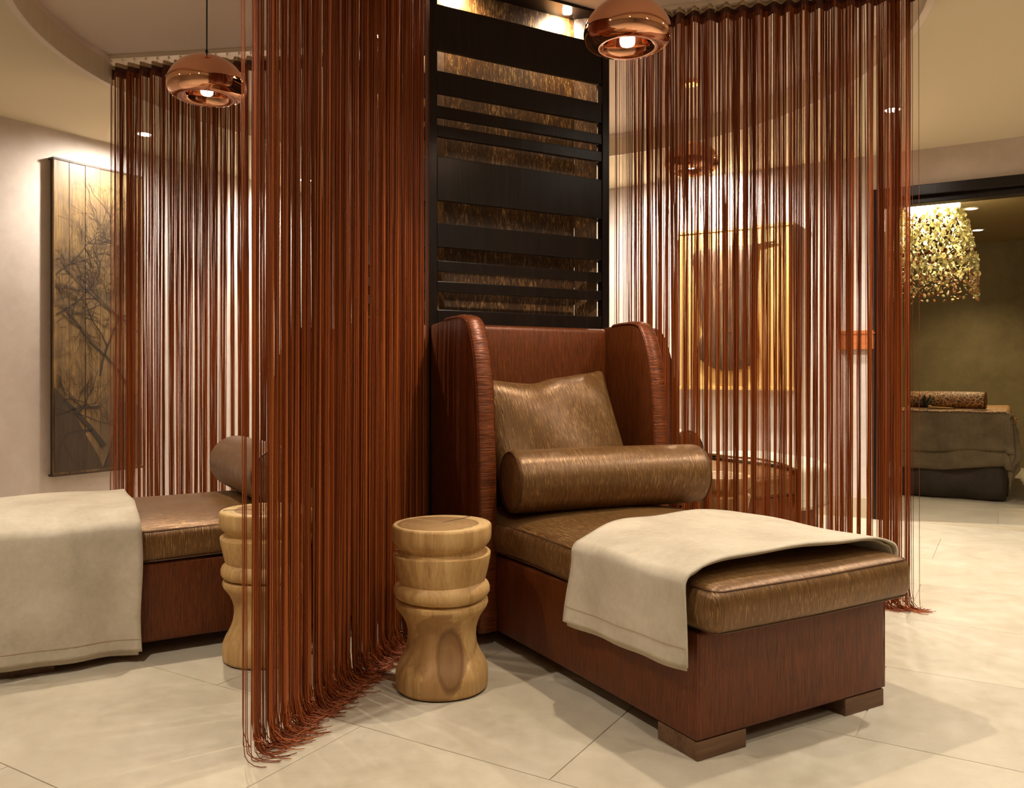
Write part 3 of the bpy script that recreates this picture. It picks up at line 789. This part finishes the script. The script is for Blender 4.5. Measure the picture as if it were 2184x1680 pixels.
downlight(TD[0][0]*TD[0][1], TD[0][1], ZT, M['lens_t'], 'nearer of the two downlights right of the shell chandelier', .055)
downlight(TD[1][0]*TD[1][1], TD[1][1], ZT, M['lens_t'], 'farther of the two downlights right of the shell chandelier', .055)

# ------------------------------------------------------------------ left picture: tree printed on planks
def on_left(v, z, off): p = UV(U0+off, v); return (p[0], p[1], z)
LW = math.atan2(E2[1], E2[0])
pic = empty('tree_picture', on_left(3.245, .375, 0), LW, label='tall plank panel with a dark bare tree print on the left wall', cat='picture')
# local: x along wall (v), -y into the room
M['plank'] = wood('weathered_plank', [(.3, (104, 82, 52)), (.48, (150, 122, 80)), (.66, (186, 158, 110))], grain=18, rough=.5, bump=.4)
def plank_mat():
    m = NT('printed_plank'); v = m.coord('World', (16, 16, 1.1)); a = m.noise(v, 1, 6, .65, .8); big = m.noise(m.coord('World', (2.5, 2.5, 2.5)), 1, 4, .7, .5)
    b = m.noise(m.coord('World', (110, 110, 7)), 1, 3)
    f = m.math('ADD', m.math('MULTIPLY', a, .6), m.math('MULTIPLY', b, .4))
    c = m.ramp(f, [(.32, lin((76, 57, 34))), (.5, lin((122, 95, 56))), (.68, lin((164, 130, 82)))])
    c = m.mix(m.ramp(big, [(.45, G(0)), (.62, G(.6))]), c, lin((72, 58, 46)))
    m.base(c); m.set(Roughness=.45); m.bump(f, .4, .003); return m.m
M['pplank'] = plank_mat(); M['ink'] = plain('tree_ink', (50, 36, 24), .6); M['ink2'] = wood('dark_ink', [(.3, (44, 32, 22)), (.6, (74, 56, 38))], grain=12, rough=.55)
PW, PH = .61, 1.965
MB().box((-PW/2+.01, -.035, .01), (PW/2-.01, -.002, PH-.01)).build('backing', M['ink2'], pic)
rnd = random.Random(4); xs = [-PW/2]; 
for w in (.10, .105, .10, .11, .095): xs.append(xs[-1]+w)
xs.append(PW/2)
for i in range(6):
    MB().box((xs[i]+.0007, -.052-rnd.uniform(0, .003), rnd.uniform(0, .004)), (xs[i+1]-.0007, -.035, PH-rnd.uniform(0, .004))).build('plank', M['pplank'], pic, bevel=.002)
for (z0, z1) in ((-.004, .008), (PH-.006, PH+.006)):
    MB().box((-PW/2-.004, -.058, z0), (PW/2+.004, -.002, z1)).build('edge_strip', M['ink2'], pic)
# tree print: thin flat ink ribbons on the planks
tm = MB(); yf = -.0562
def ribbon(p, q, w0, w1):
    p = np.array(p); q = np.array(q); d = q-p; L_ = np.linalg.norm(d); d /= L_; n2 = np.array([-d[1], d[0]])
    a, b, c_, e = p-n2*w0, p+n2*w0, q+n2*w1, q-n2*w1
    tm.add([(t[0], yf, t[1]) for t in (a, b, c_, e)]+[(t[0], yf+.0006, t[1]) for t in (a, b, c_, e)], [(0, 1, 2, 3), (7, 6, 5, 4), (0, 4, 5, 1), (1, 5, 6, 2), (2, 6, 7, 3), (3, 7, 4, 0)])
def branch(p, a, L_, w, depth):
    if depth == 0 or L_ < .012: return
    n_ = 4; q = p
    for i in range(n_):
        a += rnd.uniform(-.28, .28); r_ = (q[0]+math.cos(a)*L_/n_, q[1]+math.sin(a)*L_/n_)
        if not (-PW/2+.01 < r_[0] < PW/2-.01 and .02 < r_[1] < PH-.1): return
        ribbon(q, r_, w*(1-.12*i), w*(1-.12*(i+1))); q = r_
        if rnd.random() < .62: branch(q, a+rnd.choice((-1, 1))*rnd.uniform(.5, 1.1), L_*.62, w*.5, depth-1)
    branch(q, a+rnd.uniform(-.5, .5), L_*.75, w*.62, depth-1)
branch((.03, .16), math.radians(118), .55, .018, 6); branch((.0, .42), math.radians(172), .25, .009, 5)
branch((.20, .55), math.radians(120), .5, .008, 6); branch((-.29, 1.0), math.radians(20), .4, .004, 5); branch((-.29, 1.25), math.radians(50), .4, .004, 6); branch((.29, .9), math.radians(150), .45, .005, 6)
branch((-.29, .42), math.radians(-20), .3, .004, 5); branch((.0, .62), math.radians(75), .4, .007, 6)
tm.build('tree_print', M['ink'], pic, kind='stuff')
gm = MB()
for poly in ([(-.3, .02), (.02, .02), (-.01, .10), (-.12, .28), (-.21, .45), (-.3, .55)], [(.02, .02), (.3, .02), (.3, .40), (.2, .46), (.13, .42), (.10, .3), (.075, .14)]):
    gm.prism([(a, b) for a, b in poly], 0, .0005, ax=1)
g_ = gm.build('ground_print', M['ink2'], pic, loc=(0, -.0559, 0))

# ------------------------------------------------------------------ right picture: log slice on pine boards
BW = math.atan2(E1[1], E1[0])
def on_back(u, z, off): p = UV(u, V1-off); return (p[0], p[1], z)
pr_ = empty('log_picture', on_back(-1.782, .90, 0), BW, label='pine board panel with a dark log slab, behind the right-hand fringe curtain', cat='picture')
M['pine'] = wood('pine_board', [(.3, (176, 128, 64)), (.5, (212, 168, 98)), (.68, (232, 196, 130))], grain=14, rough=.5, bump=.3)
M['bark'] = wood('rough_bark', [(.3, (52, 36, 22)), (.5, (84, 60, 38)), (.66, (140, 108, 66))], grain=34, rough=.6, bump=1.0, bdist=.008)
bw, bh = .85, 1.197; k = 7
for i in range(k):
    MB().box((-bw/2+bw*i/k+.001, -.06-rnd.uniform(0, .003), 0), (-bw/2+bw*(i+1)/k-.001, -.002, bh)).build('plank', M['pine'], pr_, bevel=.002)
for (z0, z1) in ((-.012, .012), (bh-.012, bh+.012)):
    MB().box((-bw/2-.005, -.07, z0), (bw/2+.005, -.002, z1)).build('edge_strip', M['pine'], pr_, bevel=.002)
ol = [(-.26, .22), (-.28, .30), (-.24, .42), (-.255, .56), (-.27, .70), (-.29, .85), (-.31, .98), (-.30, 1.04), (-.20, 1.05), (-.08, 1.07), (.05, 1.06), (.16, 1.055), (.17, 1.03), (.155, .85), (.15, .6), (.17, .42), (.18, .24), (.12, .17), (0, .135), (-.14, .145)]
ol = [tuple(p) for p in smooth_curve(ol+[ol[0]], 3)][:-1]
V = []; F = []; cen = np.array([-.05, .6]); rings = [(1, 0), (1, .022), (.93, .034), (.7, .040), (.4, .042)]
m1 = len(ol)
for (s_, d_) in rings:
    for p in ol: q = cen+(np.array(p)-cen)*s_; V.append((q[0], -.063-d_-.003*math.sin(q[0]*60), q[1]))
for i in range(len(rings)-1):
    for j in range(m1): F.append((i*m1+j, i*m1+(j+1) % m1, (i+1)*m1+(j+1) % m1, (i+1)*m1+j))
F.append(tuple((len(rings)-1)*m1+j for j in range(m1))); F.append(tuple(range(m1))[::-1])
MB().add(V, F).build('log_slab', M['bark'], pr_, smooth=True, label='dark rough-barked log slab')
MB().tube([(.1, -.075, 1.05), (.2, -.078, 1.065), (.3, -.075, 1.075)], [.012, .010, .007], 6).build('twig', M['bark'], pr_)
# small panel on the wall next to the doorway
wp = empty('wall_panel', on_back(-.935, 1.18, 0), BW, label='small orange-brown rectangular panel on the wall beside the doorway', cat='wall panel')
M['orange'] = wood('orange_wood', [(.3, (168, 92, 48)), (.6, (196, 116, 66))], grain=10, rough=.45, axis='X')
MB().box((-.12, -.03, 0), (.12, -.001, .132)).build('board', M['orange'], wp, bevel=.002)
MB().box((-.122, -.034, .108), (.122, -.002, .116)).build('moulding', M['orange'], wp)

# ------------------------------------------------------------------ treatment room: bed, bolster, flower, chandelier
bedc = UV(-.42, 8.55)
bed = empty('massage_bed', (bedc[0], bedc[1], 0), BW, label='massage bed with a dark skirt, in the treatment room beyond the doorway', cat='bed')
# local x along u, y along v; front edge at y=-.93
M['skirtf'] = suede('dark_bed_skirt', (62, 54, 46), (78, 68, 58)); M['drape'] = suede('olive_suede', (100, 86, 64), (128, 112, 86))
def leo():
    m = NT('leopard_print'); vo = m.n('ShaderNodeTexVoronoi', feature='DISTANCE_TO_EDGE'); vo.inputs['Scale'].default_value = 32; m.l(m.coord('Object'), vo.inputs['Vector'])
    f = m.math('ADD', vo.outputs['Distance'], m.math('MULTIPLY', m.math('SUBTRACT', m.noise(m.coord('Object'), 60, 2), .5), .1))
    m.base(m.ramp(f, [(.08, lin((176, 128, 70))), (.12, lin((66, 38, 18))), (.22, lin((66, 38, 18))), (.28, lin((150, 98, 48)))])); m.set(Roughness=.55); return m.m
M['leo'] = leo()
hw, fy = .36, -.93
def skirt(s, z):
    # around three visible sides
    P4 = [(-hw, .93), (-hw, fy), (hw, fy), (hw, .93)]; seg_l = [1.86, 2*hw, 1.86]; t = s*sum(seg_l)
    for i, l_ in enumerate(seg_l):
        if t <= l_ or i == 2:
            a = np.array(P4[i]); b = np.array(P4[i+1]); d = (b-a)/np.linalg.norm(b-a); p = a+d*min(t, l_); nrm = np.array([d[1], -d[0]]); break
        t -= l_
    w = .012*math.sin(s*70)*(1-z)+.02*(1-z); p = p+nrm*w
    return (p[0], p[1], .012+.66*z)
MB().grid(skirt, 160, 4).build('bed_skirt', M['skirtf'], bed, smooth=True, solid=.006)
rbox((hw, .93, .03), .02, (4, 6, 1), 3, None, (0, 0, .660)).build('mattress', M['skirtf'], bed, smooth=True)
for sx in (-1, 1):
    for sy in (-1, 1): MB().box((sx*.3-.025, sy*.85-.025, 0), (sx*.3+.025, sy*.85+.025, .63)).build('leg', M['wenge'], bed)
def drape_obj(name, label, z0, mat, fr_low, side_low, over, flare, parentless=True, seed=0, corner=.10, yb=.6):
    """cloth over the bed top, hanging over the front and the right side, corner drooping"""
    o = None
    w_ = hw+over
    def fn(a, b):
        # a: 0..1 left->right side hang ; b: 0..1 back->front hang
        Wd = 2*w_; A = a*(Wd+side_low); x = -w_+min(A, Wd); hx_ = max(0, A-Wd)
        Ld = yb-(fy-over); B = b*(Ld+fr_low); y = yb-min(B, Ld); hy_ = max(0, B-Ld)
        z = z0
        if hx_ > 0 and hy_ > 0:
            m_ = math.hypot(hx_, hy_); t = math.atan2(hy_, hx_)
            x += (.02+flare*m_)*math.cos(t)+.03*math.sin(6*t); y -= (.02+flare*m_)*math.sin(t); z -= m_
        elif hx_ > 0: x += .01+hx_*flare*(.5+.5*b)+.012*math.sin(y*18+seed)*hx_/.3; z -= hx_
        elif hy_ > 0:
            y -= .01+hy_*.05+.010*math.sin(x*14+seed)*hy_/.3; z -= hy_
            z -= .018*math.sin((x+.3)*5+seed)*hy_/.3
        z += .002*math.sin(x*20+y*13)
        return (x, y, max(z, .02))
    o = MB().grid(fn, 60, 70).build(name, mat, None, smooth=True, solid=.005, solid_off=0, loc=(bedc[0], bedc[1], 0), rot=(0, 0, BW), label=label, cat='cover')
    return o
drape_obj('bed_blanket', 'lower olive suede blanket hanging longest over the bed end', .698, M['drape'], .44, .42, .018, .12, seed=1, yb=.9)
drape_obj('bed_throw', 'upper olive suede throw hanging over the front of the massage bed', .706, M['drape'], .32, .34, .030, .16, seed=2, yb=.7)
drape_obj('bed_runner', 'bronze patterned runner lying flat on top of the massage bed', .715, M['leo'], .012, .10, .036, .18, seed=3, yb=.5)
bp = UV(-.46, 7.78)
bb = empty('leopard_bolster', (bp[0], bp[1], .7225), BW-.10, label='leopard print bolster lying on the massage bed', cat='bolster')
R = .070; L = .285; V = []; F = []
prof = [(-L, 0), (-L, R-.014), (-L+.006, R-.003), (-L+.02, R), (0, R+.002), (L-.02, R), (L-.006, R-.003), (L, R-.014), (L, 0)]
for i in range(40):
    t = 2*math.pi*i/40
    for (x, r_) in prof: V.append((x, r_*math.cos(t), R+r_*math.sin(t)))
for i in range(40):
    j = (i+1) % 40
    for q in range(len(prof)-1): F.append((i*9+q, j*9+q, j*9+q+1, i*9+q+1))
MB().add(V, F).build('cover', M['leo'], bb, smooth=True, auto=60)
MB().tube([(L-.004, (R-.003)*math.cos(2*math.pi*i/32), R+(R-.003)*math.sin(2*math.pi*i/32)) for i in range(32)], .003, 5, closed=True).build('piping', M['piping'], bb)
fp = UV(-.52, 7.67)
fl = empty('flower_sprig', (fp[0], fp[1], .722), BW, label='dark leafy sprig with a pale stem lying before the leopard bolster', cat='flower')
M['leafd'] = plain('dark_leaf', (34, 38, 22), .5); M['stem'] = plain('pale_stem', (176, 140, 84), .6)
def leaf(mb, p, d, L_, w, up):
    p = np.array(p, float); d = np.array(d, float); d /= np.linalg.norm(d); s_ = np.cross(d, (0, 0, 1)); s_ /= np.linalg.norm(s_)+1e-9; V = []; F = []
    for i in range(7):
        t = i/6; c_ = p+d*L_*t+np.array([0, 0, up*math.sin(t*2.2)]); ww = w*math.sin(math.pi*min(1, t*.95+.05))**.8
        V += [c_-s_*ww, c_+np.array([0, 0, -.002]), c_+s_*ww]
    for i in range(6): F += [(3*i, 3*i+1, 3*i+4, 3*i+3), (3*i+1, 3*i+2, 3*i+5, 3*i+4)]
    mb.add(V, F)
for i in range(9):
    a = math.radians(20+i*36); mb = MB(); leaf(mb, (-.10, 0, .006), (math.cos(a), math.sin(a)*.5, .25+.4*(i % 3)), .10+.02*(i % 2), .014, .02); mb.build('leaf', M['leafd'], fl, smooth=True, solid=.001)
MB().tube([(-.05, -.01, .012), (.03, -.012, .010), (.11, -.01, .008)], [.007, .006, .006], 8).build('stem', M['stem'], fl, smooth=True)
rbox((.014, .012, .011), .009, (2, 2, 2), 3, None, (-.06, -.01, .018)).build('bud', M['stem'], fl, smooth=True)
mb = MB(); leaf(mb, (.09, -.01, .01), (1, .2, 0), .06, .012, .006); mb.build('leaf', M['leafd'], fl, smooth=True, solid=.001)

# chandelier
cp = (.506*6.9, 6.9)
cd = empty('shell_chandelier', (cp[0], cp[1], 1.66), BW, label='chandelier of pale glass and shell strands hanging in the treatment room', cat='chandelier')
def glass_mat():
    m = NT('pale_shell'); at = m.n('ShaderNodeAttribute', attribute_name='tint').outputs['Fac']
    c = m.ramp(at, [(0, lin((232, 226, 190))), (.5, lin((200, 190, 140))), (.8, lin((206, 160, 118))), (1, lin((150, 92, 56)))])
    tr = m.n('ShaderNodeBsdfTranslucent'); m.l(c, tr.inputs[0]); m.base(c); m.set(Roughness=.15); m.b.inputs['Specular IOR Level'].default_value = .8
    mx = m.n('ShaderNodeMixShader'); mx.inputs[0].default_value = .5; m.l(m.b.outputs[0], mx.inputs[1]); m.l(tr.outputs[0], mx.inputs[2]); m.l(mx.outputs[0], m.out.inputs[0]); return m.m
M['shell'] = glass_mat(); M['boxglow'] = emit('diffuser_glow', (1, .9, .66), 9)
MB().box((-.19, -.19, .70), (.19, .19, .755)).build('light_box', M['boxglow'], cd)
MB().box((-.20, -.20, .755), (.20, .20, .762)).build('ceiling_plate', M['steel'], cd)
MB().tube([(0, -.1, .762), (.02, -.1, .79)], .01, 6).build('bracket', M['cord'], cd)
rng = np.random.default_rng(8); V = []; F = []; TT = []
def half(t): # t 0 top .. 1 bottom
    return .205+.115*min(1, t*1.5)**.7
for side in range(4):
    for t in np.arange(.0, 1.0, .034):
        h = half(t); n_ = int(2*h/.034)
        for i in range(n_):
            for lay_ in range(2):
                if rng.random() < .12: continue
                s_ = -h+2*h*(i+rng.uniform(0, 1))/n_; z = .70*(1-t)+rng.normal(0, .012)-.02
                if rng.random() < .22+.4*(t > .9): continue
                o_ = h-lay_*.03+rng.normal(0, .006); a = side*math.pi/2
                x, y = s_*math.cos(a)-o_*math.sin(a)*-1, s_*math.sin(a)+o_*math.cos(a)*-1
                n0 = rng.normal(size=3); n0 /= np.linalg.norm(n0); e = np.cross(n0, (0, 0, 1)); e /= np.linalg.norm(e)+1e-6; g = np.cross(n0, e)
                rr = rng.uniform(.012, .026)*(1 if t < .72 else .75); b0 = len(V); m_ = 6
                for q in range(m_):
                    an = 2*math.pi*q/m_; V.append(np.array([x, y, z])+(e*math.cos(an)*.75+g*math.sin(an))*rr)
                V.append(np.array([x, y, z])+n0*.005); V.append(np.array([x, y, z])-n0*.004)
                for q in range(m_): F.append((b0+q, b0+(q+1) % m_, b0+m_)); F.append((b0+(q+1) % m_, b0+q, b0+m_+1))
                tn = rng.beta(1.5, 5)*.7 if t < .72 else rng.uniform(.3, 1.0)
                if abs(t-.5) < .02: tn = 1.0
                TT += [tn]*(m_+2)
me = bpy.data.meshes.new('shell_strands'); me.from_pydata([tuple(v) for v in V], [], F); me.materials.append(M['shell'])
at = me.attributes.new('tint', 'FLOAT', 'POINT'); at.data.foreach_set('value', TT)
o = bpy.data.objects.new('shell_strands', me); COL.objects.link(o); o.parent = cd; o['kind'] = 'stuff'
l = bpy.data.lights.new('chandelier_light', 'POINT'); l.energy = 7; l.color = (1, .82, .5); l.shadow_soft_size = .08
lo = bpy.data.objects.new('chandelier_light', l); COL.objects.link(lo); lo.location = (cp[0], cp[1], 2.28)
